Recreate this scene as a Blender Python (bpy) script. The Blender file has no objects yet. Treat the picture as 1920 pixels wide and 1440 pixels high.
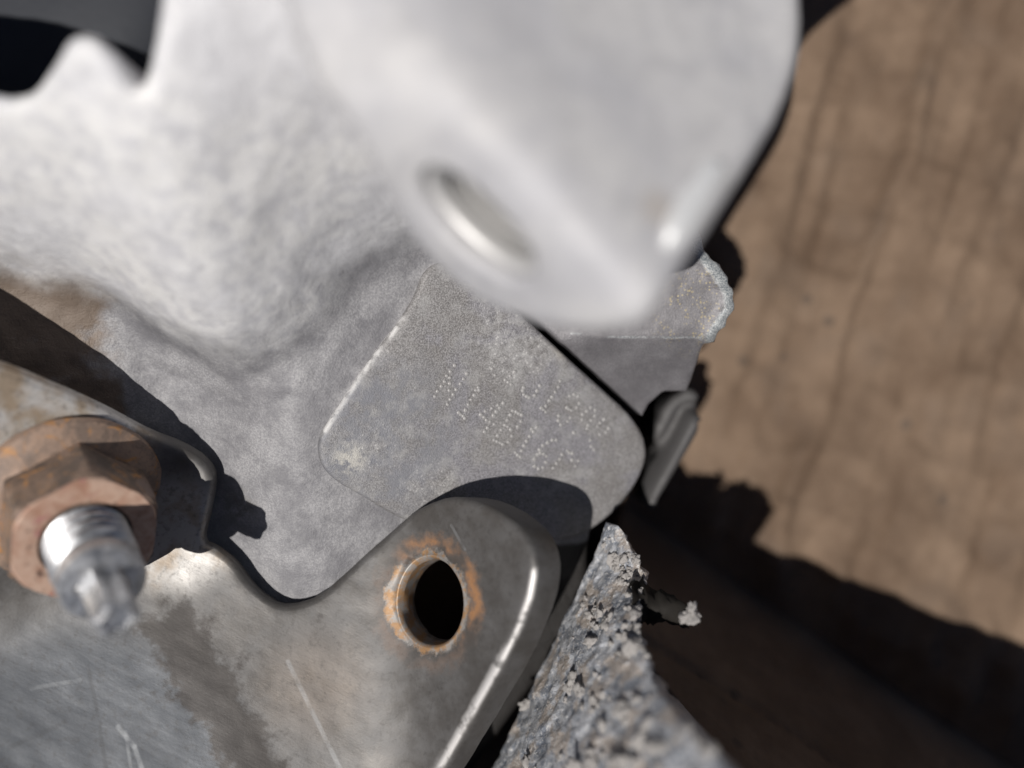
import bpy, bmesh, math, random
import numpy as np
from mathutils import Vector, Matrix, noise
from mathutils.geometry import delaunay_2d_cdt

random.seed(7)
scene = bpy.context.scene
COL = scene.collection
MM = 0.001                       # everything below is written in millimetres

# ------------------------------------------------------------------ camera, world, sun
D = 105.0                        # camera height above the focus plane, mm
PXMM = 1920 / 112.0              # photograph pixels per mm at the focus plane
cam_d = bpy.data.cameras.new('camera')
cam = bpy.data.objects.new('camera', cam_d); COL.objects.link(cam)
cam.location = (0, 0, D * MM); cam.rotation_euler = (0, 0, 0)
cam_d.sensor_width = 36; cam_d.lens = 36 * D / 112.0
cam_d.clip_start = 0.002; cam_d.clip_end = 50
cam_d.dof.use_dof = True; cam_d.dof.focus_distance = (D - 1.8) * MM
cam_d.dof.aperture_fstop = cam_d.lens / 4.6
scene.camera = cam

SX, SY = 0.284, 0.23             # how far a shadow runs per mm of height
sun_from = Vector((-SX, -SY, 1)).normalized()
elev = math.asin(sun_from.z); azim = math.atan2(sun_from.x, sun_from.y)
W = bpy.data.worlds.new('World'); scene.world = W; W.use_nodes = True
wn = W.node_tree.nodes; wl = W.node_tree.links
sky = wn.new('ShaderNodeTexSky'); sky.sky_type = 'NISHITA'; sky.sun_disc = False
sky.sun_elevation = elev; sky.sun_rotation = azim
wl.new(sky.outputs[0], wn['Background'].inputs[0]); wn['Background'].inputs[1].default_value = 0.05
sky.air_density = 0.4; sky.dust_density = 0.6
sd = bpy.data.lights.new('sun', 'SUN'); sd.energy = 4.8; sd.angle = math.radians(0.53); sd.color = (1, 0.965, 0.92)
sun = bpy.data.objects.new('sun', sd); COL.objects.link(sun)
sun.rotation_euler = sun_from.to_track_quat('Z', 'Y').to_euler()
scene.view_settings.view_transform = 'Standard'; scene.view_settings.look = 'None'
scene.view_settings.exposure = -0.1; scene.view_settings.gamma = 1
scene.render.engine = 'CYCLES'
scene.cycles.use_denoising = True
scene.cycles.max_bounces = 8
scene.cycles.sample_clamp_indirect = 6

# ------------------------------------------------------------------ geometry helpers
def at(px, py, z):
    """a pixel of the photograph, read at height z -> point in mm"""
    s = (D - z) / D / PXMM
    return np.array([(px - 960) * s, (720 - py) * s, z])

def hit(px, py, zf):
    """where the view ray through a pixel first meets the surface zf"""
    zs = np.arange(60, -62, -0.1)
    s = (D - zs) / D / PXMM
    x = (px - 960) * s; y = (720 - py) * s
    f = zf(x, y) - zs
    k = np.argmax(f >= 0)
    return np.array([x[k], y[k]])

def chaikin(p, n=2, closed=True):
    p = np.asarray(p, float)
    for _ in range(n):
        q = np.roll(p, -1, 0)
        if closed:
            p = np.stack([0.75 * p + 0.25 * q, 0.25 * p + 0.75 * q], 1).reshape(-1, p.shape[1])
        else:
            a, b = p[:-1], p[1:]
            m = np.stack([0.75 * a + 0.25 * b, 0.25 * a + 0.75 * b], 1).reshape(-1, p.shape[1])
            p = np.vstack([p[:1], m, p[-1:]])
    return p

def resample(p, h):
    p = np.asarray(p, float); q = np.vstack([p, p[:1]])
    d = np.r_[0, np.cumsum(np.linalg.norm(np.diff(q, axis=0), axis=1))]
    n = max(12, int(round(d[-1] / h)))
    t = np.linspace(0, d[-1], n, endpoint=False)
    return np.stack([np.interp(t, d, q[:, 0]), np.interp(t, d, q[:, 1])], 1)

def ccw(p):
    x, y = p[:, 0], p[:, 1]
    return p if np.sum(x * np.roll(y, -1) - np.roll(x, -1) * y) > 0 else p[::-1]

def outward(p):
    t = np.roll(p, -1, 0) - np.roll(p, 1, 0)
    t /= np.linalg.norm(t, axis=1)[:, None] + 1e-12
    return np.stack([t[:, 1], -t[:, 0]], 1)

def inside(x, y, poly):
    r = np.zeros(x.shape, bool)
    n = len(poly)
    for i in range(n):
        x1, y1 = poly[i]; x2, y2 = poly[(i + 1) % n]
        c = (y1 > y) != (y2 > y)
        if y1 != y2:
            r ^= c & (x < (x2 - x1) * (y - y1) / (y2 - y1) + x1)
    return r

def polydist(x, y, poly, closed=True):
    d = np.full(x.shape, 1e9)
    n = len(poly)
    for i in range(n if closed else n - 1):
        ax, ay = poly[i]; bx, by = poly[(i + 1) % n]
        vx, vy = bx - ax, by - ay
        t = np.clip(((x - ax) * vx + (y - ay) * vy) / (vx * vx + vy * vy + 1e-12), 0, 1)
        d = np.minimum(d, np.hypot(x - ax - t * vx, y - ay - t * vy))
    return d

def smax(k, *a):
    m = np.maximum.reduce(a)
    return m + k * np.log(sum(np.exp((v - m) / k) for v in a))

def smin(k, *a):
    return -smax(k, *[-v for v in a])

def fb(V, scale, octs=3):
    return np.array([fbm(p, scale, octs) for p in V])

def fbm(p, scale, octs=3):
    v = Vector((p[0] / scale, p[1] / scale, p[2] / scale)); a, s, t = 1.0, 0.0, 0.0
    for _ in range(octs):
        s += a * noise.noise(v); t += a
        v = v * 2.03 + Vector((7.1, 3.3, 1.7)); a *= 0.5
    return s / t

def link(name, verts, faces, mat, parent=None, smooth=True, attrs=None):
    L = np.array(parent_loc(parent)) if parent else np.zeros(3)
    me = bpy.data.meshes.new(name)
    v = (np.asarray(verts, float) - L) * MM
    me.from_pydata(v.tolist(), [], [list(map(int, f)) for f in faces])
    if attrs:
        for k, arr in attrs.items():
            at_ = me.attributes.new(k, 'FLOAT', 'POINT'); at_.data.foreach_set('value', np.asarray(arr, np.float32))
    me.polygons.foreach_set('use_smooth', [smooth] * len(me.polygons))
    me.materials.append(mat); me.update()
    o = bpy.data.objects.new(name, me); COL.objects.link(o)
    if parent: o.parent = parent
    return o

def parent_loc(o):
    v = Vector((0, 0, 0))
    while o is not None:
        v += o.location; o = o.parent
    return [c / MM for c in v]

def thing(name, label, cat, loc=(0, 0, 0), group=None):
    o = bpy.data.objects.new(name, None); COL.objects.link(o)
    o.location = [c * MM for c in loc]; o.empty_display_size = 0.01
    return tag(o, label, cat, group)

def tag(o, label, cat, group=None):
    o['label'] = label; o['category'] = cat
    if group: o['group'] = group
    return o

def solid(name, loop, zf, mat, parent=None, h=0.6, r=0.5, thick=None, bottom=None, holes=(), disp=None, attr=None, rings=4, cap=True):
    """A solid with the outline `loop` and the upper surface zf: rounded rim, real thickness, holes with walls."""
    def zn(xy):
        x, y = xy[:, 0], xy[:, 1]; e = 0.05
        z = zf(x, y)
        gx = (zf(x + e, y) - zf(x - e, y)) / (2 * e); gy = (zf(x, y + e) - zf(x, y - e)) / (2 * e)
        n = np.stack([-gx, -gy, np.ones_like(gx)], 1); n /= np.linalg.norm(n, axis=1)[:, None]
        return np.column_stack([xy, z]), n
    th_ = thick if callable(thick) else (lambda q_: np.full(len(q_), float(thick)))
    loops = []
    for i, lp in enumerate([loop] + list(holes)):
        lp = ccw(resample(lp, h if i == 0 else h * 0.6))
        o = outward(lp) * (1 if i == 0 else -1)
        rr = r if i == 0 else min(r, 0.7)
        loops.append((lp - o * rr, o, rr))
    outer = loops[0][0]
    lo, hi = outer.min(0), outer.max(0)
    gx, gy = np.meshgrid(np.arange(lo[0], hi[0], h), np.arange(lo[1], hi[1], h))
    gx[1::2] += h / 2
    gx = gx.ravel(); gy = gy.ravel()
    rs = np.random.RandomState(3)
    gx = gx + rs.uniform(-.12, .12, gx.shape) * h; gy = gy + rs.uniform(-.12, .12, gy.shape) * h
    ok = inside(gx, gy, outer) & (polydist(gx, gy, outer) > 0.55 * h)
    for lp, o, rr in loops[1:]:
        ok &= ~inside(gx, gy, lp) & (polydist(gx, gy, lp) > 0.4 * h)
    pts = np.vstack([l[0] for l in loops] + [np.stack([gx[ok], gy[ok]], 1)])
    edges = []; starts = []; k = 0
    for lp, o, rr in loops:
        n = len(lp); starts.append(k)
        edges += [(k + i, k + (i + 1) % n) for i in range(n)]; k += n
    res = delaunay_2d_cdt([Vector(p) for p in pts], edges, [], 0, 1e-6)
    vo = np.array([list(v) for v in res[0]]); tri = np.array([f for f in res[2]])
    orig = res[3]
    remap = {}
    for i, os_ in enumerate(orig):
        for q in os_: remap[q] = i
    c = vo[tri].mean(1)
    keep = inside(c[:, 0], c[:, 1], outer)
    for lp, o, rr in loops[1:]: keep &= ~inside(c[:, 0], c[:, 1], lp)
    tri = tri[keep]
    P, N = zn(vo)
    V = [P]; NN = [N]; F = [list(t) for t in tri]; nv = len(P)
    lowloops = []
    for (lp, o, rr), s in zip(loops, starts):
        n = len(lp); prev = [remap[s + i] for i in range(n)]
        p0, nn = zn(lp)
        o3 = np.column_stack([o, np.zeros(n)]); o3 -= nn * (o3 * nn).sum(1)[:, None]
        o3 /= np.linalg.norm(o3, axis=1)[:, None]
        flip = s != 0
        seq = []
        for j in range(1, rings + 1):
            th = math.pi / 2 * j / rings
            seq.append(p0 + o3 * (rr * math.sin(th)) - nn * (rr * (1 - math.cos(th))))
        base = seq[-1]
        if thick is not None:
            for f_ in (0.5, 1.0):
                seq.append(base - nn * np.maximum(0.2, th_(lp) - rr)[:, None] * f_)
        else:
            for f_ in (0.12, 0.4, 1.0):
                b = base.copy(); b[:, 2] = b[:, 2] * (1 - f_) + bottom * f_; seq.append(b)
        for q in seq:
            V.append(q); NN.append(o3); cur = list(range(nv, nv + n)); nv += n
            for i in range(n):
                a, b2 = prev[i], prev[(i + 1) % n]; c2, d2 = cur[(i + 1) % n], cur[i]
                F.append([a, d2, c2, b2] if not flip else [a, b2, c2, d2])
            prev = cur
        lowloops.append(prev)
    V = np.vstack(V); NN = np.vstack(NN)
    if disp is not None:
        V = V + NN * disp(V)[:, None]
    if thick is not None and cap:
        q = P - N * th_(P[:, :2])[:, None]; V = np.vstack([V, q])
        F += [[t[0] + nv, t[2] + nv, t[1] + nv] for t in tri]
        nv += len(q)
    elif bottom is not None and cap and not holes:
        F.append(lowloops[0][::-1])
    at_ = None
    if attr: at_ = {k_: f_(V[:, 0], V[:, 1], V[:, 2]) for k_, f_ in attr.items()}
    o = link(name, V, F, mat, parent, attrs=at_)
    return o

def frame(axis, up=(0, 1, 0)):
    a = np.array(axis, float); a /= np.linalg.norm(a)
    u = np.array(up, float); u -= a * (u @ a); u /= np.linalg.norm(u)
    return np.stack([np.cross(u, a), u, a], 1)       # columns: side, up, axis

def lathe(name, prof, base, axis, mat, parent=None, n=64, up=(0, 1, 0), rfun=None, jig=None):
    """prof: list of (radius, height) along the axis; rfun(r, h, angle) may change the radius"""
    R = frame(axis, up); V = []; F = []
    for r, hh in prof:
        for i in range(n):
            a = 2 * math.pi * i / n
            rr = rfun(r, hh, a) if rfun else r
            p = R @ np.array([rr * math.cos(a), rr * math.sin(a), hh]) + base
            if jig: p = p + jig(p)
            V.append(p)
    m = len(prof)
    for j in range(m - 1):
        for i in range(n):
            F.append([j * n + i, j * n + (i + 1) % n, (j + 1) * n + (i + 1) % n, (j + 1) * n + i])
    if prof[0][0] > 0: F.append(list(range(n))[::-1])
    F.append([(m - 1) * n + i for i in range(n)])
    o = link(name, V, F, mat, parent)
    o.data.set_sharp_from_angle(angle=math.radians(28))
    return o

# ------------------------------------------------------------------ material helpers
class Mat:
    L = np.zeros(3)
    def __init__(s, name, L=(0, 0, 0)):
        s.L = np.array(L, float)
        s.m = bpy.data.materials.new(name); s.m.use_nodes = True
        s.n = s.m.node_tree.nodes; s.l = s.m.node_tree.links
        s.b = s.n['Principled BSDF']
        tc = s.n.new('ShaderNodeTexCoord'); sc = s.n.new('ShaderNodeVectorMath'); sc.operation = 'SCALE'
        sc.inputs['Scale'].default_value = 1000; s.l.new(tc.outputs['Object'], sc.inputs[0]); s.co = sc.outputs[0]
    def set(s, sock, v):
        if isinstance(v, bpy.types.NodeSocket): s.l.new(v, sock)
        elif isinstance(v, tuple) and len(v) == 3 and sock.type == 'RGBA': sock.default_value = (*v, 1)
        else: sock.default_value = v
    def stretch(s, v, rot=0.0):
        mp = s.n.new('ShaderNodeMapping'); mp.inputs['Scale'].default_value = v; mp.inputs['Rotation'].default_value = (0, 0, rot)
        mp.vector_type = 'TEXTURE' if False else 'POINT'
        r = s.n.new('ShaderNodeVectorRotate'); r.rotation_type = 'Z_AXIS'; r.inputs['Angle'].default_value = rot
        s.l.new(s.co, r.inputs['Vector']); mp.inputs['Rotation'].default_value = (0, 0, 0); s.l.new(r.outputs[0], mp.inputs[0])
        return mp.outputs[0]
    def noise(s, size, det=4, rough=0.55, co=None, dist=0.0):
        t = s.n.new('ShaderNodeTexNoise'); t.inputs['Scale'].default_value = 1 / size
        t.inputs['Detail'].default_value = det; t.inputs['Roughness'].default_value = rough; t.inputs['Distortion'].default_value = dist
        s.l.new(co or s.co, t.inputs['Vector']); return t.outputs[0]
    def vor(s, size, feature='F1', rnd=1.0, co=None):
        t = s.n.new('ShaderNodeTexVoronoi'); t.feature = feature; t.inputs['Scale'].default_value = 1 / size
        t.inputs['Randomness'].default_value = rnd; s.l.new(co or s.co, t.inputs['Vector']); return t.outputs['Distance']
    def ramp(s, f, a, b, lo=0.0, hi=1.0):
        t = s.n.new('ShaderNodeMapRange'); t.interpolation_type = 'SMOOTHSTEP'
        s.set(t.inputs[0], f); t.inputs[1].default_value = a; t.inputs[2].default_value = b
        t.inputs[3].default_value = lo; t.inputs[4].default_value = hi; return t.outputs[0]
    def math(s, op, a, b=0.0):
        t = s.n.new('ShaderNodeMath'); t.operation = op; s.set(t.inputs[0], a); s.set(t.inputs[1], b); return t.outputs[0]
    def mix(s, f, a, b):
        t = s.n.new('ShaderNodeMix'); t.data_type = 'RGBA'
        s.set(t.inputs[0], f); s.set(t.inputs[6], a); s.set(t.inputs[7], b); return t.outputs[2]
    def dist(s, p):
        p = tuple(np.array(p, float) - s.L)
        t = s.n.new('ShaderNodeVectorMath'); t.operation = 'DISTANCE'; s.l.new(s.co, t.inputs[0]); t.inputs[1].default_value = p; return t.outputs['Value']
    def attr(s, name):
        t = s.n.new('ShaderNodeAttribute'); t.attribute_name = name; return t.outputs['Fac']
    def bump(s, hgt, dist_mm, strength=1.0, prev=None):
        t = s.n.new('ShaderNodeBump'); t.inputs['Distance'].default_value = dist_mm * MM; t.inputs['Strength'].default_value = strength
        s.set(t.inputs['Height'], hgt)
        if prev is not None: s.l.new(prev, t.inputs['Normal'])
        return t.outputs[0]
    def done(s, color, rough=0.5, metal=0.0, normal=None, spec=0.5):
        s.set(s.b.inputs['Base Color'], color); s.set(s.b.inputs['Roughness'], rough); s.set(s.b.inputs['Metallic'], metal)
        s.b.inputs['Specular IOR Level'].default_value = spec
        if normal is not None: s.l.new(normal, s.b.inputs['Normal'])
        return s.m

def mat_casting():
    m = Mat('cast_aluminium', (-30, 0, -35))
    cl = m.attr('boss_pale')
    n1 = m.noise(4, 5, 0.6); n2 = m.noise(0.22, 3, 0.7); n3 = m.noise(12, 3)
    base_grey = m.mix(m.ramp(m.noise(5, 6, .68), .36, .62), (.165, .162, .17), (.30, .295, .30))
    base_grey = m.mix(m.ramp(n2, .40, .62), m.mix(.5, base_grey, (.13, .127, .14)), base_grey)
    base_grey = m.mix(m.ramp(m.math('MULTIPLY', m.noise(7, 4, .65), m.attr('rust')), .25, .45), base_grey, (.15, .115, .09))
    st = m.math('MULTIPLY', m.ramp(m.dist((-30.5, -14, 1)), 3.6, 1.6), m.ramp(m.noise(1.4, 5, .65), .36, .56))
    base_grey = m.mix(m.math('MULTIPLY', st, .8), base_grey, (.105, .098, .088))
    boss_pale = m.mix(m.ramp(n3, .35, .65), (.62, .615, .63), (.71, .70, .69))
    boss_pale = m.mix(m.ramp(m.noise(1.6, 4, .6), .35, .6), (.56, .555, .57), boss_pale)
    pit = m.ramp(m.vor(3.2), .12, .04)
    boss_pale = m.mix(m.math('MULTIPLY', pit, .35), boss_pale, (.30, .29, .28))
    col = m.mix(m.ramp(m.math('ADD', cl, m.math('MULTIPLY', m.math('SUBTRACT', n1, .5), .5)), .2, .8), base_grey, boss_pale)  # paler metal towards the top of the boss
    gap_dark = m.ramp(m.math('ADD', m.attr('gap_shade'), m.math('MULTIPLY', m.math('SUBTRACT', n1, .5), .6)), .35, .65)
    col = m.mix(gap_dark, col, (.018, .016, .015))  # near-black painted over the casing strip to stand for the shaded gap
    b = m.bump(n2, .09, .8); b = m.bump(m.noise(1.1, 4, .6), .22, .6, b)
    return m.done(col, m.ramp(n1, .3, .7, .5, .65), .12, b)

def mat_pad():
    m = Mat('stamped_pad_metal', (-30, 0, -35))
    n1 = m.noise(5, 5, .65); n2 = m.noise(.16, 3, .7); n3 = m.noise(1.2, 5, .7)
    col = m.mix(m.ramp(n1, .35, .65), (.185, .170, .155), (.25, .24, .232))
    col = m.mix(m.ramp(m.noise(9, 4, .6, dist=.5), .48, .62), col, (.215, .207, .228))
    col = m.mix(m.ramp(n2, .36, .66), m.mix(.6, col, (.08, .077, .08)), m.mix(.35, col, (.50, .49, .50)))
    col = m.mix(m.math('MULTIPLY', m.ramp(m.dist((-15, -6, 2)), 13, 5), m.ramp(m.noise(3, 5, .65), .38, .6, .2, .9)), col, (.19, .193, .213))
    col = m.mix(m.math('MULTIPLY', m.ramp(m.noise(2.2, 5, .65), .52, .66), .5), col, (.34, .335, .33))
    # pale salt bloom that gathers in patches near the seam and the left end
    sp = m.ramp(m.vor(.42), .34, .18)
    for c, rad, amt in (((1.5, 5.5, 0), 7.5, .95), ((-16, -7, 0), 5, .55), ((-9, -12, 0), 5, .5), ((-13, 3, 0), 5, .35)):
        msk = m.math('MULTIPLY', m.ramp(m.dist(c), rad, rad * .35), m.ramp(n3, .42, .58))
        col = m.mix(m.math('MULTIPLY', m.math('MULTIPLY', msk, sp), amt), col, (.60, .585, .57))
        col = m.mix(m.math('MULTIPLY', msk, .5 * amt), col, (.44, .43, .425))
    tan = m.math('MULTIPLY', m.ramp(m.dist((6.2, 3.8, -1.4)), 2.2, .7), m.ramp(n3, .40, .52))
    col = m.mix(m.math('MULTIPLY', tan, .8), col, (.52, .48, .40))
    tan2 = m.math('MULTIPLY', m.ramp(m.dist((-17.5, -8, 2)), 2.6, .6), m.ramp(n3, .40, .55))
    col = m.mix(m.math('MULTIPLY', tan2, .7), col, (.50, .48, .43))
    col = m.mix(m.math('MULTIPLY', m.attr('edge_pale'), m.ramp(n3, .38, .58, .15, 1)), col, (.70, .69, .68))  # paler broken line along the pad's left edge
    b = m.bump(n2, .09, .9); b = m.bump(n3, .10, .6, b)
    return m.done(col, m.ramp(n1, .3, .7, .45, .62), .3, b)

def mat_flange():
    m = Mat('smooth_cast_aluminium', (-30, 0, -35))
    n1 = m.noise(6, 4); n2 = m.noise(.2, 3, .7)
    col = m.mix(m.ramp(n1, .3, .7), (.43, .425, .44), (.51, .50, .50))
    col = m.mix(m.math('MULTIPLY', m.ramp(m.dist((10.5, 12.5, 38)), 2.2, .6), .5), col, (.36, .30, .24))
    b = m.bump(n2, .05, .6); b = m.bump(m.noise(1.5, 3), .2, .4, b)
    col = m.mix(m.math('MULTIPLY', m.ramp(m.noise(3.5, 4, .6, dist=.6), .48, .66), .35), col, (.33, .325, .34))
    return m.done(col, .65, .12, b)

def mat_cover():
    m = Mat('cover_casting', (14, 4, -35))
    n1 = m.noise(4, 5, .65); n2 = m.noise(.18, 3, .7)
    col = m.mix(m.ramp(n1, .3, .7), (.125, .118, .125), (.195, .187, .195))
    col = m.mix(m.ramp(n2, .38, .64), m.mix(.4, col, (.07, .07, .075)), col)
    gold = m.math('MULTIPLY', m.ramp(m.dist((20.5, 8.2, -.5)), 6.5, 2.5), m.math('MULTIPLY', m.ramp(m.vor(.38), .45, .2), m.ramp(m.noise(1.6, 4, .65), .42, .6)))
    col = m.mix(m.math('MULTIPLY', gold, .85), col, (.33, .275, .16))
    col = m.mix(m.ramp(m.attr('crust'), .25, .8), col, m.mix(m.ramp(n2, .35, .65), (.16, .18, .195), (.46, .47, .465)))
    wh = m.ramp(m.vor(3.1), .10, .06)
    col = m.mix(m.math('MULTIPLY', wh, .6), col, (.6, .58, .56))
    b = m.bump(n2, .05, .8); b = m.bump(m.noise(1.2, 4), .1, .5, b)
    return m.done(col, .5, .25, b)

def mat_lug():
    m = Mat('dark_cast_metal')
    n1 = m.noise(3, 4)
    return m.done(m.mix(n1, (.065, .062, .062), (.09, .087, .087)), .6, .1, m.bump(m.noise(.5, 3), .06, .5))

def seg_mask(m, a, b, w, L):
    a = np.array(a) - L; b = np.array(b) - L; d = b - a; ln = np.linalg.norm(d); d = d / ln
    s1 = m.n.new('ShaderNodeVectorMath'); s1.operation = 'SUBTRACT'; m.l.new(m.co, s1.inputs[0]); s1.inputs[1].default_value = a
    dt = m.n.new('ShaderNodeVectorMath'); dt.operation = 'DOT_PRODUCT'; m.l.new(s1.outputs[0], dt.inputs[0]); dt.inputs[1].default_value = d
    cl = m.n.new('ShaderNodeClamp'); m.l.new(dt.outputs['Value'], cl.inputs[0]); cl.inputs[1].default_value = 0; cl.inputs[2].default_value = ln
    sc = m.n.new('ShaderNodeVectorMath'); sc.operation = 'SCALE'; sc.inputs[0].default_value = d; m.l.new(cl.outputs[0], sc.inputs['Scale'])
    ds = m.n.new('ShaderNodeVectorMath'); ds.operation = 'DISTANCE'; m.l.new(s1.outputs[0], ds.inputs[0]); m.l.new(sc.outputs[0], ds.inputs[1])
    return m.ramp(ds.outputs['Value'], w, w * .3)

def mat_steel(hole, L, scratches=()):
    m = Mat('weathered_steel')
    rel = lambda p: tuple(np.array(p) - L)
    n1 = m.noise(4, 5, .65); n2 = m.noise(.25, 4, .7); n3 = m.noise(1.3, 5, .65)
    st = m.noise(1.2, 4, .6, co=m.stretch((.25, 1.6, 1), .5))
    col = m.mix(m.ramp(n1, .32, .68), (.080, .074, .069), (.120, .116, .114))
    sky_facet = m.ramp(m.dist(rel((-46, -44, 2))), 23, 15)
    col = m.mix(sky_facet, col, m.mix(m.ramp(st, .3, .7), (.072, .078, .088), (.098, .104, .114)))  # bluish sky reflection on the lower-left face, put into the base colour
    # brown heat tint along the crown of the ridge
    col = m.mix(m.math('MULTIPLY', m.ramp(m.dist(rel((-21, -32, 3))), 8, 2), .22), col, (.24, .18, .13))
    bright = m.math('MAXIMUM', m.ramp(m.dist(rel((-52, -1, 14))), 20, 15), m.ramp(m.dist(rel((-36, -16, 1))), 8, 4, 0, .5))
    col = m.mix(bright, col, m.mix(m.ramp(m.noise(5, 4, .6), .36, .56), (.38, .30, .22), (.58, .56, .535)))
    dots = m.ramp(n3, .50, .66)
    col = m.mix(m.math('MULTIPLY', m.ramp(m.noise(.7, 5, .7), .5, .68), .4), col, (.05, .046, .043))
    # dark stripe that follows the fold
    strp = m.attr('fold')
    col = m.mix(m.math('MULTIPLY', m.ramp(m.math('ADD', strp, m.math('MULTIPLY', m.math('SUBTRACT', m.noise(2.6, 5, .65), .5), 1.9)),   .22, .62), .9), col, (.035, .030, .027))
    # rust ring left by a washer round the hole
    d = m.math('ADD', m.dist(rel(hole)), m.math('MULTIPLY', m.math('SUBTRACT', m.noise(1.6, 5, .7), .5), 3.2))
    ring = m.math('MULTIPLY', m.ramp(d, 5.2, 6.2), m.ramp(d, 7.8, 6.3))
    ring = m.math('MULTIPLY', ring, m.ramp(m.noise(4, 3), .40, .58, .08, 1))
    ring = m.math('MULTIPLY', ring, m.ramp(m.dist(rel((hole[0] + 3.2, hole[1] + 4.0, hole[2] + 2))), 9.5, 6.0, .18, 1))
    col = m.mix(m.math('MULTIPLY', ring, .75), col, m.mix(n2, (.24, .10, .035), (.40, .20, .075)))
    inn = m.ramp(d, 5.6, 5.0)
    col = m.mix(m.math('MULTIPLY', inn, .7), col, m.mix(m.ramp(n3, .40, .6), (.34, .32, .30), (.40, .22, .09)))
    for a_, b_, w_, c_, amt in scratches:
        k_ = m.math('MULTIPLY', seg_mask(m, a_, b_, w_, L), m.ramp(m.noise(1.5, 3), .3, .6, .25, 1))
        col = m.mix(m.math('MULTIPLY', k_, amt * .6), col, c_)
    glint = m.math('MULTIPLY', m.attr('edge'), m.ramp(m.noise(1.8, 3, .6), .36, .56, .2, 1))
    col = m.mix(glint, col, (.62, .60, .585))  # bright highlight along the lug's right edge, painted into the colour
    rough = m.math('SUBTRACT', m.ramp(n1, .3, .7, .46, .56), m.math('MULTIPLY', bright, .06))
    scr = m.bump(st, .03, .5); b = m.bump(n2, .025, .4, scr); b = m.bump(n3, .04, .4, b)
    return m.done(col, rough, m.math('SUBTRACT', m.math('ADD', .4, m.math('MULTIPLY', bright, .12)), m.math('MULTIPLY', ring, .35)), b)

def mat_rust():
    m = Mat('rusty_nut_steel')
    n1 = m.noise(2.6, 5, .65, dist=.6); n2 = m.noise(.5, 5, .7); n3 = m.noise(5, 3)
    col = m.mix(m.ramp(n1, .35, .62), (.085, .066, .055), (.22, .15, .11))
    col = m.mix(m.ramp(m.noise(2.2, 4, .6, dist=1.2), .56, .66), col, (.38, .19, .07))
    col = m.mix(m.ramp(n3, .52, .68), col, (.22, .16, .135))
    col = m.mix(m.math('MULTIPLY', m.ramp(n2, .5, .68), .5), col, (.12, .09, .075))
    b = m.bump(n2, .10, .6); b = m.bump(n1, .15, .5, b)
    return m.done(col, m.ramp(n2, .3, .7, .45, .7), .15, b)

def mat_rust_face():
    m = Mat('orange_rust')
    n1 = m.noise(2.0, 5, .65, dist=.6); n2 = m.noise(.5, 5, .7)
    col = m.mix(m.ramp(n1, .35, .62), (.34, .19, .13), (.47, .325, .25))
    col = m.mix(m.ramp(m.noise(1.3, 4, .6), .58, .70), col, (.13, .08, .06))
    col = m.mix(m.ramp(m.noise(1.7, 3), .60, .72), col, (.38, .18, .16))
    b = m.bump(n2, .10, .6); b = m.bump(n1, .15, .5, b)
    return m.done(col, .6, .05, b)

def mat_rust_washer():
    m = Mat('tan_rusty_washer')
    n1 = m.noise(3.0, 5, .65, dist=.6); n2 = m.noise(.5, 5, .7)
    col = m.mix(m.ramp(n1, .35, .62), (.17, .125, .10), (.30, .205, .15))
    col = m.mix(m.ramp(m.noise(2.6, 4, .6, dist=1.2), .54, .66), col, (.40, .20, .075))
    col = m.mix(m.math('MULTIPLY', m.ramp(n2, .5, .68), .5), col, (.10, .075, .06))
    return m.done(col, .6, .1, m.bump(n2, .1, .6))

def mat_zinc():
    m = Mat('bright_steel')
    n1 = m.noise(1.2, 4); n2 = m.noise(.2, 3)
    col = m.mix(m.ramp(n1, .35, .65), (.40, .405, .415), (.56, .565, .58))
    col = m.mix(m.math('MULTIPLY', m.ramp(m.noise(.9, 4), .5, .7), .5), col, (.16, .14, .12))
    return m.done(col, m.ramp(n1, .3, .7, .34, .48), .85, m.bump(n2, .02, .5))

def mat_cardboard(name='cardboard', dark=1.0):
    m = Mat(name)
    n1 = m.noise(14, 5, .6); st = m.noise(3, 4, .6, co=m.stretch((1, .12, 1), .28)); n2 = m.noise(.5, 4, .7)
    c = lambda a: tuple(v * dark for v in a)
    col = m.mix(m.ramp(n1, .3, .7), c((.115, .075, .049)), c((.200, .139, .095)))
    col = m.mix(m.math('MULTIPLY', m.ramp(st, .4, .7), .18), col, c((.070, .049, .034)))
    col = m.mix(m.math('MULTIPLY', m.ramp(m.noise(9, 3, .5), .52, .68), .2), col, c((.085, .066, .054)))
    sp = m.math('MULTIPLY', m.ramp(m.vor(5.5), .20, .10), m.ramp(m.noise(22, 2), .48, .6))
    col = m.mix(m.math('MULTIPLY', sp, .6), col, c((.07, .055, .045)))
    b = m.bump(n2, .12, .7); b = m.bump(st, .35, .6, b); b = m.bump(m.noise(2.2, 4), .5, .6, b)
    return m.done(col, .75, 0, b, .25)

def mat_dirt():
    m = Mat('dried_dirt')
    n1 = m.noise(1.5, 4, .6); n2 = m.noise(6, 3)
    col = m.mix(m.ramp(n2, .4, .6), (.34, .315, .295), (.45, .435, .425))
    col = m.mix(m.ramp(n1, .55, .7), col, (.20, .185, .175))
    return m.done(col, .75, 0, m.bump(m.noise(.3, 4), .12, .7), .3)

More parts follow.
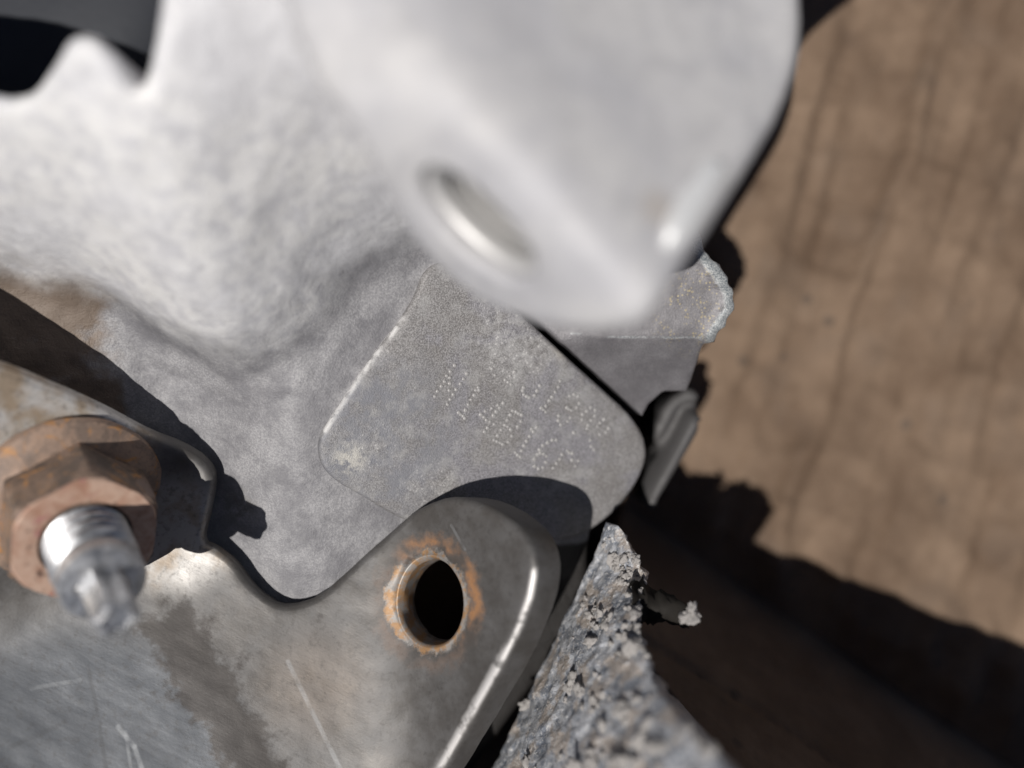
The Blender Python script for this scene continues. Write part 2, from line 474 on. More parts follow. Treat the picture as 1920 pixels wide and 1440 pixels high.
def mat_crust():
    m = Mat('oily_crusted_metal')
    n1 = m.noise(2.0, 5, .65); n2 = m.noise(.35, 4, .7)
    col = m.mix(m.ramp(n1, .38, .6), (.15, .165, .195), (.39, .40, .425))
    col = m.mix(m.ramp(m.noise(3.2, 4, .6), .5, .62), col, (.36, .315, .28))
    col = m.mix(m.ramp(n2, .52, .66), col, (.56, .55, .54))
    b = m.bump(n2, .2, .8); b = m.bump(n1, .5, .7, b)
    return m.done(col, .5, .1, b)

def mat_void():
    m = Mat('void_black')
    return m.done(m.mix(m.noise(5, 4), (.016, .018, .024), (.024, .027, .034)), .6, 0, m.bump(m.noise(1, 3), .1, .4), .3)  # near-black that stands for the shade in the void

def mat_bright_scuff():
    m = Mat('scuffed_bare_aluminium')
    return m.done(m.mix(m.noise(1.5, 4), (.70, .70, .70), (.82, .82, .81)), .45, .3, m.bump(m.noise(.8, 4), .15, .6))

M_spur = Mat('shade_spur_black'); M_spur = M_spur.done(M_spur.mix(M_spur.noise(.8, 4), (.008, .007, .006), (.022, .019, .016)), .75, 0, None, .2)  # black that paints the spur as the rib's shaded side
M_lugbright = Mat('bored_aluminium'); M_lugbright = M_lugbright.done((.55, .54, .53), .45, .35)
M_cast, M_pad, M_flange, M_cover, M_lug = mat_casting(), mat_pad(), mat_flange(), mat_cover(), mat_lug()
M_rwash = mat_rust_washer()
M_rust, M_rface, M_zinc = mat_rust(), mat_rust_face(), mat_zinc()
M_card, M_dirt, M_crust, M_void, M_scuff = mat_cardboard(), mat_dirt(), mat_crust(), mat_void(), mat_bright_scuff()

FLOOR = -35.0

# ------------------------------------------------------------------ surfaces of the castings
def z_pad(x, y):
    return 0.3 - 0.30 * (x + 6.4) + 0.20 * y

def z_base(x, y):
    u = np.logaddexp(0, (-24 - x) / 2.0) * 2.0            # smooth max(0, -24 - x)
    return z_pad(x + u, y) - 0.9 - 0.42 * u + 0.7 * np.logaddexp(0, (-37 - x) / 1.5) * 1.5

FOOT = np.array([(-95, 12), (-70, 8), (-52, 6.5), (-43, 4.5), (-36, -.5), (-30, -4), (-25, -3.5), (-19, 1), (-13.2, 6.8), (-9, 9.2),
                (-4, 9.8), (4, 12), (10, 18), (14, 30), (20, 70), (-95, 70)], float)

def foot_d(x, y):
    d = polydist(x, y, FOOT)
    return np.where(inside(x, y, FOOT), d, -d)

def foot_soft(x, y):
    acc = 0
    for i in range(len(FOOT)):
        acc = acc + np.exp(-polydist(x, y, FOOT[[i, (i + 1) % len(FOOT)]], False) / 3.0)
    d = np.maximum(-3.0 * np.log(acc), 0)
    return np.where(inside(x, y, FOOT), d, 0)

def z_boss(x, y):
    z = 0
    for ox, oy in ((0, 0), (1.2, .7), (-1.2, -.7), (.7, -1.2), (-.7, 1.2)):
        z = z + (1 - np.exp(-foot_soft(x + ox, y + oy) / 11.5))
    return z / 5 * 43

def z_casing(x, y):
    zb = z_boss(x, y); b = z_base(x, y)
    return smax(2.2, b, np.where(zb < .02, -30, zb - 3.0))

# ------------------------------------------------------------------ ground and cardboard box
gm = Mat('concrete'); M_ground = gm.done(gm.mix(gm.noise(30, 5), (.28, .27, .25), (.36, .35, .33)), .85, 0, gm.bump(gm.noise(2, 4), .4, .6))
g = link('ground', [(-4000, -4000, -39), (4000, -4000, -39), (4000, 4000, -39), (-4000, 4000, -39)], [[0, 1, 2, 3]], M_ground)
g['kind'] = 'structure'

box = thing('cardboard_box', 'open brown cardboard box with a wrinkled floor beneath the gearbox', 'box', (60, 0, FLOOR))
cd = np.array([.83, -.56]); cn = np.array([.56, .83])       # along the fold, and towards the floor
c0 = np.array([14.8, -16.3])
def z_card(x, y):
    p = (x - c0[0]) * cn[0] + (y - c0[1]) * cn[1]           # distance from the fold, positive on the floor
    s = np.logaddexp(0, -p / .7) * .7
    return FLOOR + 1.6 * s
def wrinkle(x, y):
    # long ridges that run up the sheet and fan out slightly
    a = 0.27 + 0.0012 * x
    u = x * math.cos(.27) - y * math.sin(.27) + 1.5 * noise.noise(Vector((x / 40, y / 40, 4)))
    v = x * math.sin(.27) + y * math.cos(.27)
    rdg = lambda a_, b_, o_: (1 - abs(noise.noise(Vector((u / a_, v / b_, o_)))) * 2.2)
    n = 1.2 * noise.noise(Vector((u / 4.6, v / 60, 0))) + .5 * noise.noise(Vector((u / 2.6, v / 16, 3)))
    n += 1.3 * max(0, rdg(15, 60, 8)) ** 2 + .8 * max(0, rdg(7, 45, 5)) ** 2 + .6 * max(0, rdg(19, 9, 2)) ** 3
    n += .35 * noise.noise(Vector((u / 1.5, v / 30, 11))) + 1.2 * noise.noise(Vector((x / 24, y / 24, 2))) + .40 * noise.noise(Vector((x / 3.2, y / 3.2, 5)))
    rg = math.exp(-((u - 44 - .02 * v - 1.5 * noise.noise(Vector((v / 14, 0, 0)))) / 1.6) ** 2) * 1.6
    for u0, k0, w0, a0 in ((16, .03, .7, .7), (21, -.02, .9, -.6), (26, .05, .6, .7), (31, .01, .8, .8), (35, -.04, .7, -.7), (39, .03, .6, .6),
                           (49, -.02, .9, .9), (53, .03, .7, -.8), (57, 0, .8, .8), (62, .02, .9, .7), (67, -.03, .7, .7), (73, .02, .9, -.8)):
        n += a0 * math.exp(-((u - u0 - k0 * v - .8 * noise.noise(Vector((v / 12, u0, 0)))) / w0) ** 2) * .7 * max(0, .6 + noise.noise(Vector((v / 18, u0, 5))) * 1.2)
    return n + rg

# floor panel: fine where the photograph sees it, parameterised along and across the fold
def panel(name, rng_u, rng_p, h, fn, thick):
    us = np.arange(rng_u[0], rng_u[1] + h, h); ps = np.arange(rng_p[0], rng_p[1] + h, h)
    nu = len(us); top = [fn(u, p) for p in ps for u in us]
    V = np.array(top); n0 = len(V)
    V = np.vstack([V, V + np.array(thick)])
    F = []
    for j in range(len(ps) - 1):
        for i in range(nu - 1):
            a = j * nu + i
            F.append([a, a + 1, a + nu + 1, a + nu]); F.append([n0 + a, n0 + a + nu, n0 + a + nu + 1, n0 + a + 1])
    for i in range(nu - 1):
        a = i; b = (len(ps) - 1) * nu + i
        F.append([a, n0 + a, n0 + a + 1, a + 1]); F.append([b, b + 1, n0 + b + 1, n0 + b])
    for j in range(len(ps) - 1):
        a = j * nu; b = a + nu - 1
        F.append([a, a + nu, n0 + a + nu, n0 + a]); F.append([b, n0 + b, n0 + b + nu, b + nu])
    return link(name, V, F, M_card, box)
def floor_fn(u, p):
    x, y = c0 + cd * u + cn * p
    f = min(1, max(0, p / 5))
    return (x, y, FLOOR + wrinkle(x, y) * f)
panel('floor_panel', (-160, 160), (-150, 190), .95, floor_fn, (0, 0, -3))
def side_fn(u, p):
    x, y = c0 + cd * u - cn * (p * .42)
    p = p * min(1, .45 + max(0, u) / 75)
    x, y = c0 + cd * u - cn * (p * .42)
    w = .5 * noise.noise(Vector((u / 30, p / 9, 1))) + .25 * noise.noise(Vector((u / 16, p / 3, 6)))
    w += -1.0 * math.exp(-((p - 26 - 1.2 * noise.noise(Vector((u / 20, 0, 0)))) / .5) ** 2)
    x -= w * .3; y += w
    return (x, y, FLOOR + p * .91)
panel('side_panel', (1.5, 170), (0.0, 52), 1.0, side_fn, (-1.4, -2.2, -1.2))

# ------------------------------------------------------------------ gearbox casing
gear = thing('gearbox_casing', 'pale cast aluminium gearbox casing with a dot-stamped pad and a drilled flange', 'gearbox', (-30, 0, FLOOR))
hp = lambda pts, zf: [tuple(hit(px, py, zf)) for px, py in pts]
pad_px = [(775, 570), (700, 665), (640, 755), (598, 818), (596, 862), (622, 900), (690, 938), (750, 975), (830, 1000), (960, 1005),
          (1070, 1020), (1141, 974), (1185, 925), (1209, 880), (1216, 842), (1196, 790), (1120, 720), (1040, 648), (965, 575), (880, 492), (800, 490)]
pad_loop = ccw(np.array(hp(pad_px, z_pad)))
pad_loop = chaikin(pad_loop, 2)
PALE_EDGE = np.array(hp([(752, 600), (700, 665), (640, 752), (604, 812)], z_pad))
cas_loop = hp([(1192, 792), (1210, 842), (1203, 880), (1180, 922), (1137, 972)], z_pad) + \
    [(9.2, -17.5), (9.4, -25), (7.0, -31), (-.5, -41), (-12, -58), (-17, -58), (-8.5, -43), (-2.8, -33), (-1.2, -26), (-2.5, -19), (-6, -17.5), (-12, -18), (-16, -24), (-18, -40), (-18, -62), (-95, -62), (-95, 42), (-60, 30), (-46, 24), (-39.5, 22.3), (-36, 24), (-34, 26.3), (-32, 26.5), (-30.4, 25),
     (-29.4, 22.8), (-28.2, 23.6), (-26.8, 27), (-25.6, 32), (-23, 50), (22, 48), (13, 24), (6, 16)] + hp([(955, 570), (1040, 652), (1120, 724)], z_pad)
cas_loop = chaikin(cas_loop, 2)

def cast_lumps(V):
    fd = foot_d(V[:, 0], V[:, 1])
    w = 1 / (1 + np.exp(-(fd - .5) / 1.5)); up = V[:, 2] > -12
    left = np.clip((-34 - V[:, 0]) / 8, 0, 1)
    f1 = fb(V, 1.2, 3)
    a = .13 * f1 + .30 * fb(V, 4.5, 2)
    b = .10 * f1 + .7 * left * fb(V, 2.6, 3)
    return (w * a + (1 - w) * b) * up
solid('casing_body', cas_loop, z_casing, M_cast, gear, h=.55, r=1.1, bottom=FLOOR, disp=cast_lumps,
      attr={'boss_pale': lambda x, y, z: 1 / (1 + np.exp(-(z_boss(x, y) - 10) / 4.5)),
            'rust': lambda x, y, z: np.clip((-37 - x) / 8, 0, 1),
            'gap_shade': lambda x, y, z: 1 / (1 + np.exp((y + 18.8) / .5)) / (1 + np.exp(-(x + 6) / .8))})
pad = solid('stamped_pad', pad_loop, z_pad, M_pad, gear, h=.6, r=.55, thick=2.2, disp=lambda V: .05 * fb(V, 1.5, 3),
            attr={'edge_pale': lambda x, y, z: np.exp(-(polydist(x, y, PALE_EDGE, False) / .38) ** 2)})

# dot-peened characters, read off the photograph dot by dot (crop 780,560 at 4.174x)
CH = [
 [(305,525),(270,570),(243,605),(226,650),(200,688),(170,725),(147,765),(265,620),(268,665),(260,720),(247,830),(268,788),(295,750),(318,713),(347,668),(375,628),(400,585)],
 [(487,695),(470,718),(492,718),(460,755),(433,790),(412,828),(388,875),(335,893),(352,908),(372,918),(382,935)],
 [(684,815),(655,855),(630,885),(612,915),(612,982),(562,1010),(540,1042),(640,835),(595,857),(543,880),(510,908),(535,930),(555,950),(580,963)],
 [(760,875),(785,885),(805,897),(830,910),(740,912),(716,948),(697,990),(825,960),(800,1003),(720,1000),(745,1025),(668,1027),(640,1070),(752,1075),(725,1120),(612,1105),(635,1117),(660,1127),(682,1138)],
 [(945,1005),(905,1020),(920,1042),(893,1078),(870,1115),(850,1150),(830,1187),(782,1205),(800,1222),(820,1240)],
 [(1100,1108),(1068,1108),(1032,1128),(997,1150),(970,1185),(955,1220),(930,1255),(975,1208),(1000,1215),(1022,1235),(1020,1282),(995,1322),(960,1332),(930,1310)],
 [(1185,1190),(1145,1220),(1125,1255),(1100,1290),(1075,1325),(1225,1210),(1275,1270),(1222,1262),(1250,1310),(1200,1205)],
 [(775,575),(740,605),(700,635),(722,655),(748,670),(595,552),(620,600)],
 [(845,695),(836,722),(845,750),(868,766),(890,772),(928,755),(950,720),(970,680)],
 [(1130,645),(1115,690),(1090,730),(1068,768),(1045,798),(1020,840),(985,855),(1000,870),(1018,885)],
 [(1205,760),(1240,748),(1270,765),(1280,820),(1260,852),(1183,853),(1200,865),(1218,875),(1210,930),(1188,960),(1120,915),(1115,955),(1135,985)],
 [(1370,850),(1405,872),(1340,880),(1305,908),(1300,950),(1400,918),(1375,952),(1350,992)],
 [(1475,945),(1440,970),(1420,1000),(1510,1015),(1488,1045),(1440,1062),(1365,1105),(1370,1155),(1395,1185),(1240,1050),(1340,1015)],
]
pn = np.array([.30, -.20, 1]); pn /= np.linalg.norm(pn)
Rp = frame(pn)
M_dot = Mat('peened_dot_metal'); M_dot = M_dot.done(M_dot.mix(M_dot.noise(.4, 3), (.27, .262, .255), (.40, .39, .385)), .45, .3)
for ch in CH:
    V = []; F = []
    for zx, zy in ch:
        px, py = 780 + zx / 4.174, 560 + zy / 4.174
        px += random.uniform(-.5, .5); py += random.uniform(-.5, .5)
        xy = hit(px, py, z_pad); c = np.array([*xy, z_pad(*xy)])
        rad = random.uniform(.15, .21); n = 12
        k0 = len(V)
        prof = ((rad * 1.5, -.06), (rad * 1.1, .05), (rad * .7, .10), (rad * .35, .085), (rad * .1, .08))
        for r, hh in prof:
            for i in range(n):
                a = 2 * math.pi * i / n
                j = 1 + random.uniform(-.12, .12)
                V.append(c + Rp @ np.array([r * j * math.cos(a), r * j * math.sin(a), hh]))
        for j in range(len(prof) - 1):
            for i in range(n):
                F.append([k0 + j * n + i, k0 + j * n + (i + 1) % n, k0 + (j + 1) * n + (i + 1) % n, k0 + (j + 1) * n + i])
        F.append([k0 + (len(prof) - 1) * n + i for i in range(n)])
    link('stamped_character', V, F, M_dot, pad)

# near flange with a drilled side face
def z_flange(x, y):
    d = -.669 * (x + 7.4) - .743 * (y - 19.7)
    top = smax(1.5, 39.0 - .42 * (x - 5) - .27 * (y - 15), 27.0 + 0 * x)
    t = .743 * (x + 7.4) - .669 * (y - 19.7)
    sl_ = .55 + 1.1 / (1 + np.exp(-(t - 1.5) / 2.0))
    return smin(2.8, top, 40.5 - sl_ * d)
fl = np.vstack([np.array([at(px, py, 30)[:2] for px, py in [(1950, -900), (1950, -480), (1720, -280), (1590, -170), (1530, -90)]] + [hit(px, py, z_flange) for px, py in [(1514, -70), (1510, -20), (1516, 60), (1503, 140), (1462, 235), (1400, 330), (1330, 438), (1262, 545), (1228, 592)]]),  # unseen arm at top right, flared out to shade the cardboard
                np.array([hit(px, py, z_flange) for px, py in [(1190, 628), (1125, 645), (1025, 640), (930, 612), (840, 560), (765, 480), (710, 370)]]),
                np.array([(-11.5, 17.5), (-15, 22), (-18, 34), (-14, 48), (0, 52)])])
fl = chaikin(ccw(fl), 2)
hc = hit(892, 425, z_flange)
e1 = np.array([.743, -.669]); e2 = np.array([-.669, -.743])
hole = [hc + e1 * 5.2 * math.cos(a) + e2 * 1.4 * math.sin(a) for a in np.linspace(0, 2 * math.pi, 40, endpoint=False)]
flange = solid('mounting_flange', fl, z_flange, M_flange, gear, h=.55, r=1.5, thick=9, holes=[hole],
               disp=lambda V: .12 * fb(V, 2.0, 2) + .15 * fb(V, 7, 2))
# thread rings inside the hole
hn = np.array([-.669 * 1.9, -.743 * 1.9, 1.0]); hn = hn / np.linalg.norm(hn)
c3 = np.array([*hc, float(z_flange(hc[0], hc[1]))])
sl = np.array([-.669, -.743, -1.9]); sl /= np.linalg.norm(sl)
V = []; F = []; n = 40; nr = 0
for k in range(7):
    dep = .8 + k * 1.2
    for off, shr in ((0, 1.06), (.6, .80)):
        for i in range(n):
            a = 2 * math.pi * i / n
            V.append(c3 - hn * (dep + off) + np.array([*e1, 0]) * 5.15 * shr * math.cos(a) + sl * 2.7 * shr * math.sin(a))
        nr += 1
for j in range(nr - 1):
    for i in range(n):
        F.append([j * n + i, (j + 1) * n + i, (j + 1) * n + (i + 1) % n, j * n + (i + 1) % n])
F.append([(nr - 1) * n + i for i in range(n)])
link('thread', V, F, M_lugbright, flange)
# bright scuff on the flange's right edge
V = []; F = []
pa = [(1238, 478), (1262, 440), (1290, 398), (1318, 355), (1345, 318), (1362, 298)]
wd = [.5, 1.2, 1.35, 1.1, 1.4, .5]
P3 = [np.array([*at(px, py, 35)[:2], 0]) for px, py in pa]
n = 10
for p, w in zip(P3, wd):
    t = np.array([.57, .82, 0]); s_ = np.array([.82, -.57, 0])
    z0 = float(z_flange(p[0], p[1]))
    for i in range(n):
        a = 2 * math.pi * i / n
        V.append(np.array([p[0], p[1], z0 - .25]) + s_ * w * math.cos(a) + np.array([0, 0, 1]) * .75 * (w + .15) * math.sin(a) - np.array([0, 0, .3]) * (math.cos(a) + .3))
for j in range(len(P3) - 1):
    for i in range(n):
        F.append([j * n + i, j * n + (i + 1) % n, (j + 1) * n + (i + 1) % n, (j + 1) * n + i])
F.append(list(range(n))[::-1]); F.append([(len(P3) - 1) * n + i for i in range(n)])
link('bright_scuff', V, F, M_scuff, flange)

# ------------------------------------------------------------------ neighbouring cover beyond the seam
cover = thing('casing_cover', 'dark grey cast cover with a chipped corner beyond the seam of the stamped pad', 'cover', (14, 4, FLOOR))
def z_cover(x, y):
    y0 = 5.35 - .01 * (x - 6)
    return smin(.12, -.9 + .22 * (y - y0), -.9 + .75 * (y - y0) - .05 * (x - 14))
cov_px = [(971, 568), (1048, 642), (1126, 714), (1204, 785), (1216, 762), (1244, 738), (1288, 738), (1304, 695), (1318, 648), (1334, 634), (1352, 605),
          (1370, 578), (1367, 548), (1345, 512), (1318, 478), (1306, 450), (1285, 400)]
cv = hp(cov_px, z_cover) + [(20, 24), (4, 24), (-3, 15)]
cv = ccw(np.array(cv))
rim = np.array(hp([(1300, 440), (1318, 478), (1345, 512), (1367, 548), (1370, 578), (1352, 605), (1332, 634), (1200, 634), (1070, 626)], z_cover))
def rim_d(x, y): return polydist(x, y, rim[:7], False)
def ledge_d(x, y): return polydist(x, y, rim[6:], False)
def cover_disp(V):
    x, y = V[:, 0], V[:, 1]
    a = .55 * np.exp(-(rim_d(x, y) / .9) ** 2) * (1 + 1.3 * fb(V, 1.1, 4))
    b = .13 * np.exp(-(ledge_d(x, y) / .25) ** 2)
    return (a + b + .08 * fb(V, 1.2, 3)) * (V[:, 2] > -12)
solid('cover_body', cv, z_cover, M_cover, cover, h=.4, r=.5, bottom=FLOOR, disp=cover_disp,
      attr={'crust': lambda x, y, z: np.maximum(np.exp(-(rim_d(x, y) / .8) ** 2), .6 * np.exp(-(ledge_d(x, y) / .2) ** 2)) * (z > -8)})
lug_ax = np.array([at(1300, 790, -15)[:2], at(1215, 935, -17)[:2]])
def z_lug(x, y):
    d = polydist(x, y, lug_ax, False)
    return -15.0 + 1.6 * np.exp(-(d / 1.0) ** 2) - 1.5 * np.exp(-((d - 1.9) / .5) ** 2) - .12 * (10 - y - x * .3) * 0
lug_px = [(1238, 792), (1240, 765), (1268, 742), (1290, 724), (1312, 738), (1312, 765), (1305, 785), (1322, 806), (1296, 850), (1262, 905), (1240, 938), (1218, 950), (1196, 945), (1188, 920), (1205, 880), (1230, 838)]
lg = chaikin(ccw(np.array([at(px, py, -15)[:2] for px, py in lug_px])), 1)
solid('lug', lg, z_lug, M_lug, cover, h=.5, r=.9, bottom=FLOOR)

# ------------------------------------------------------------------ crusted rib in the lower right
def rib_pt(a): return np.array([at(*q) for q in a])
Ledge = rib_pt([(1138, 978, -3), (1112, 1050, -3.5), (1062, 1150, -4), (1002, 1280, -5), (930, 1430, -6), (860, 1580, -8), (800, 1740, -10)])
Redge = rib_pt([(1160, 985, -1), (1212, 1085, 3), (1192, 1165, 9), (1225, 1280, 17), (1296, 1370, 26), (1388, 1460, 32), (1430, 1570, 35)])
nu, nvv = 150, 52
def along(E, t):
    f = t * (len(E) - 1); i = min(int(f), len(E) - 2); f -= i
    return E[i] * (1 - f) + E[i + 1] * f
V = []; F = []
cross = [(-1.2, -56)]
for iu in range(nu):
    t = iu / (nu - 1); a = along(Ledge, t); b = along(Redge, t)
    row = [np.array([a[0] + 3.0, a[1] - 10, FLOOR]), np.array([a[0] + .8, a[1] - 2.2, a[2] - 8])]
    for k in range(nvv):
        s = k / (nvv - 1)
        p = a * (1 - s) + b * s
        p = p + np.array([-.35, -.1, .35]) * math.sin(math.pi * s) * 2.0 * (.3 + t)
        d = 1.3 * fbm(p, 3.0, 4) + .55 * fbm(p, 1.0, 4) + .9 * max(0, .5 - abs(fbm(p, 1.7, 2)) * 3)
        row.append(p + np.array([-.6, -.2, .77]) * d * (.45 + .5 * t))
    q1 = 1.2 * fbm(b, 1.6, 3)
    row += [b + np.array([.4 + q1, -.2, -1.5]), b + np.array([.8 + q1, -1.6, -9]), np.array([b[0] + 2.5, b[1] - 11, FLOOR])]
    V += row
m = nvv + 5
for i in range(nu - 1):
    for k in range(m - 1):
        a = i * m + k; F.append([a, a + 1, a + m + 1, a + m][::-1])
F.append(list(range(m))); F.append([(nu - 1) * m + k for k in range(m)][::-1])
rib = link('crusted_rib', V, F, M_crust, gear)
crumbs = []
for q in range(5):
    bm = bmesh.new(); bmesh.ops.create_icosphere(bm, subdivisions=3, radius=1)
    for v in bm.verts:
        v.co *= 1 + .75 * noise.noise(v.co * 1.5 + Vector((q * 9, 0, 0))) + .4 * noise.noise(v.co * 3.5 + Vector((0, q * 9, 0)))
    me = bpy.data.meshes.new('dirt_crumb'); bm.to_mesh(me); bm.free()
    me.polygons.foreach_set('use_smooth', [True] * len(me.polygons)); me.materials.append(M_dirt); crumbs.append(me)
def crumb(p, r, parent):
    o = bpy.data.objects.new('dirt_crumb', random.choice(crumbs)); COL.objects.link(o)
    o.parent = parent
    o.location = (np.array(p) - np.array(parent_loc(parent))) * MM
    o.rotation_euler = [random.uniform(0, 6.28) for _ in range(3)]
    o.scale = [r * MM * random.uniform(.55, 1.35) for _ in range(3)]
    return o
rr = random.Random(11)
seeds = [(rr.uniform(0, .95) ** .75, min(1, max(.0, 1 - abs(rr.gauss(0, .45))))) for _ in range(46)]
for q in range(250):
    t0_, s0_ = rr.choice(seeds)
    t = min(.97, max(0, t0_ + rr.gauss(0, .022))); s = min(1.0, max(.02, s0_ + rr.gauss(0, .09)))
    a = along(Ledge, t); b = along(Redge, t)
    p = a * (1 - s) + b * s
    p = p + np.array([-.35, -.1, .35]) * math.sin(math.pi * s) * 2.0 * (.3 + t)
    p = p + np.array([-.6, -.2, .77]) * (1.3 * fbm(p, 3.0, 4) + .15) * (.45 + .5 * t)
    crumb(p, .10 + .4 * rr.random() ** 3 + (.15 + .8 * t) * rr.random() ** 3.2, rib)
# a crumb hanging off the rib on an added spur, painted black as shade
pc = at(1292, 1158, 7)
for dx, dy, dz, r in ((0, 0, 0, .75), (.25, .9, .2, .6), (.75, .25, .1, .5), (-.2, .4, -.3, .55)):
    crumb(pc + np.array([dx, dy, dz]), r, rib)
pa = along(Redge, .30) + np.array([-.5, 0, -3])
V = []; F = []
for j in range(16):
    s = j / 15; c = pa * (1 - s) + pc * s + np.array([0, 0, -2.2 * math.sin(math.pi * s) - .8 * s])
    for i in range(12):
        a = i * math.pi / 6
        q = np.array([0, math.cos(a), math.sin(a)]); V.append(c + q * (2.6 - 1.5 * s) * (1 + .8 * fbm(c + q * 2, 1.1, 3)))
for j in range(15):
    for i in range(12): F.append([j * 12 + i, j * 12 + (i + 1) % 12, (j + 1) * 12 + (i + 1) % 12, (j + 1) * 12 + i])
F.append([15 * 12 + i for i in range(12)])
link('shade_spur', V, F, M_spur, rib)
# the casing's rim goes on below the picture; its shadow lies across the box
rim_loop = [(6, -36), (16, -37.5), (55, -52.5), (110, -74), (110, -120), (6, -120)]
solid('casing_rim', chaikin(rim_loop, 1), lambda x, y: 34 + 0 * x, M_cast, gear, h=3, r=2, thick=14, disp=lambda V: .8 * fb(V, 5, 2),
      attr={'boss_pale': lambda x, y, z: 0 * x + .5, 'rust': lambda x, y, z: 0 * x})

# ------------------------------------------------------------------ black body added for the shaded void, upper left
void_obj = thing('void_filler', 'added black shade mount behind the pale casting in the top left corner', 'filler', (-70, 60, FLOOR))
lathe('void_filler_body', [(34, 0), (34, 8), (33, 11), (30, 14), (25, 16), (17, 17), (0.1, 17.3)], np.array([-70, 62, FLOOR]), (0, 0, 1), M_void, void_obj, 72)

# ------------------------------------------------------------------ steel bracket
def z_bracket(x, y):
    k = np.logaddexp(0, (x + 36.8) / .8) * .8
    A = 7.0 - .66 * (x + 45.6) + .62 * k + .56 * (y + 12.0)
    B = 2 - .45 * (y + 33) - .50 * (x + 45)
    C = 3.2 + 1.0 * (x + 8.7) - .10 * (y + 23)
    Dp = 2.8 - .16 * (y + 24) - .12 * (x + 24)
    A = np.where(x < -26, A, A - 1.2 * (x + 26))
    return smax(3.6, smax(.8, A, B), C, Dp) - 2.2
br_px = [(0, 690), (60, 712), (140, 745), (220, 782), (280, 815), (340, 840), (385, 868), (402, 900), (392, 955), (376, 1018), (400, 1024), (440, 1052),
         (470, 1095), (505, 1125), (545, 1136), (600, 1118), (660, 1062), (720, 1005), (775, 955), (815, 936), (855, 930), (905, 943), (955, 972),
         (990, 1006), (1008, 1050), (1006, 1100), (988, 1160), (955, 1235), (908, 1322), (850, 1425), (815, 1490)]
bl = [hit(px, py, z_bracket) for px, py in br_px] + [np.array(p) for p in ((-6, -50), (-1, -58), (-1, -95), (-84, -95), (-84, 18), (-62, 8.5))]  # unseen lower end widened to shade the gap beside the rib
bl = chaikin(ccw(np.array(bl)), 1)
BL = np.array([-25, -25, 0.0])
hcen = hit(806, 1128, z_bracket)
hz = float(z_bracket(*hcen))
gxy = np.array([.92, -.10]); gd = gxy / np.linalg.norm(gxy); gp = np.array([-gd[1], gd[0]]); cosb = 1 / math.sqrt(1 + gxy @ gxy)
hole = [hcen + gd * 4.3 * cosb * math.cos(a) + gp * 4.3 * math.sin(a) for a in np.linspace(0, 2 * math.pi, 48, endpoint=False)]
h3 = lambda px, py: (lambda q: (q[0], q[1], float(z_bracket(*q))))(hit(px, py, z_bracket))
lite = (.34, .35, .36); dk = (.04, .04, .042)
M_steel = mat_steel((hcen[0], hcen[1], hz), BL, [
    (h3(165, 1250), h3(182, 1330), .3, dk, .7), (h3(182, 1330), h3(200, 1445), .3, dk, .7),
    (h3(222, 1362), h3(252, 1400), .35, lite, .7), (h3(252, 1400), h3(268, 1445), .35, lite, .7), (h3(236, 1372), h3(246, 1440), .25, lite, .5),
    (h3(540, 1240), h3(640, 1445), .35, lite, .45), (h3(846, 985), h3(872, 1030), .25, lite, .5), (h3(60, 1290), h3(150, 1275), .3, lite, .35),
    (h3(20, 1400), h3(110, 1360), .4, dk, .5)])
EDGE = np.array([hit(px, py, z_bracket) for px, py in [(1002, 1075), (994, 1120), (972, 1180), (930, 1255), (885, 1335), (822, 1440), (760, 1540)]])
fold = np.array([hit(330, 1185, z_bracket), hit(395, 1290, z_bracket), hit(440, 1370, z_bracket), hit(490, 1460, z_bracket)])
br = thing('steel_bracket', 'bare pressed steel bracket with a rust ringed hole, clamped under the rusty nut', 'bracket', tuple(BL))
hole3 = np.array([hcen[0], hcen[1]])
def br_disp(V):
    r = np.hypot((V[:, 0] - hole3[0]) / cosb, V[:, 1] - hole3[1])
    return .12 * fb(V, 3.5, 3) - .18 / (1 + np.exp(-(5.3 - r) / .2)) * (r > 4.2)      # washer seat pressed in round the hole
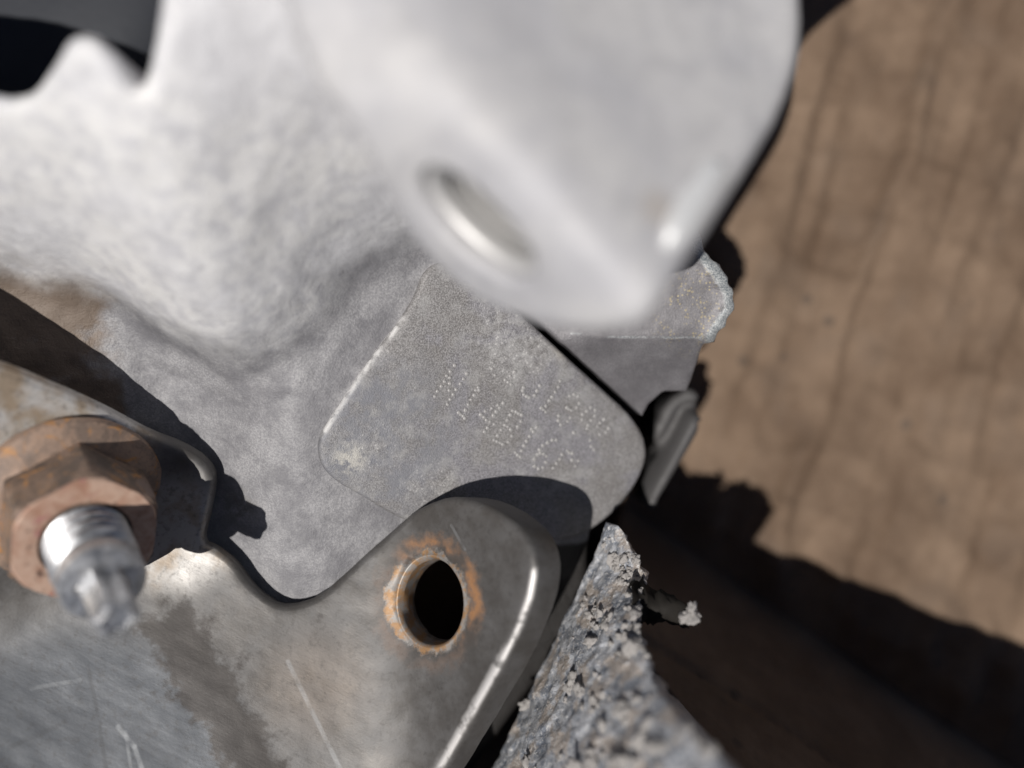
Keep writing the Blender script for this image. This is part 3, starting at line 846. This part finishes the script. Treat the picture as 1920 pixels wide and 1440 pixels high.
plate = solid('plate', bl, z_bracket, M_steel, br, h=.5, r=.8, thick=lambda q: 2.0 + 1.8 / (1 + np.exp(-(q[:, 0] + 19) / 2)), holes=[hole], disp=br_disp, rings=5,
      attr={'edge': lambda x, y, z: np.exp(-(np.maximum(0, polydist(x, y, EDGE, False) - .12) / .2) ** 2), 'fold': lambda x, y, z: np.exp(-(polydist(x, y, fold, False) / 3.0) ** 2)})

# ------------------------------------------------------------------ nut and stud
B0 = np.array([-45.6, -11.7, 0]); B0[2] = float(z_bracket(B0[0], B0[1]))
ax = np.array([.72, -.55, 1.0]); ax /= np.linalg.norm(ax)
nut = thing('flange_nut', 'rusty orange hexagon flange nut screwed down on the left of the steel bracket', 'nut', tuple(B0))
upv = (.12, 1, .2)
jig = lambda p: np.array([1, 1, 1]) * .07 * fbm(p, 1.6, 2)
lathe('flange', [(9.3, .15), (9.4, .6), (9.2, 1.1), (8.6, 1.5), (7.6, 1.9), (6.9, 2.3), (4, 2.4)], B0, ax, M_rwash, nut, 72, upv, None, jig)
def hexr(af):
    def f(r, hh, a):
        q = ((a + math.pi / 2) % (math.pi / 3)) - math.pi / 6
        return min(af / 2 / math.cos(q), r)
    return f
lathe('hex_body', [(7.4, 1.7), (7.42, 2.4), (7.42, 7.3), (7.2, 8.0), (6.95, 8.3)], B0, ax, M_rust, nut, 96, upv, hexr(13), lambda p: jig(p) * .7)
hf = lathe('hex_face', [(6.85, 8.27), (6.6, 8.55), (5.2, 8.62), (4.35, 8.5), (4.1, 8.0)], B0, ax, M_rface, nut, 96, upv, hexr(12.9), lambda p: jig(p) * .7)
stud = thing('threaded_stud', 'bright steel threaded stud with a star drive tip sticking out of the rusty nut', 'stud', tuple(B0 + ax * 8))
prof = [(3.6, 6.8)]
hcur = 7.2
while hcur < 13.6:
    prof += [(4.0, hcur), (4.0, hcur + .2), (3.3, hcur + .65), (3.3, hcur + .85)]; hcur += 1.3
prof += [(3.9, 14.6), (3.9, 15.6), (3.6, 16.1), (3.0, 16.3), (1, 16.35)]
lathe('thread', prof, B0, ax, M_zinc, stud, 72, upv)
star = lambda r, hh, a: r * (1 + .10 * math.cos(6 * a))
lathe('drive_tip', [(2.3, 16.2), (1.95, 16.6), (1.95, 20.8), (1.75, 21.4), (1.3, 21.6), (1.1, 21.2), (.2, 21.0)], B0, ax, M_zinc, stud, 72, upv, star)
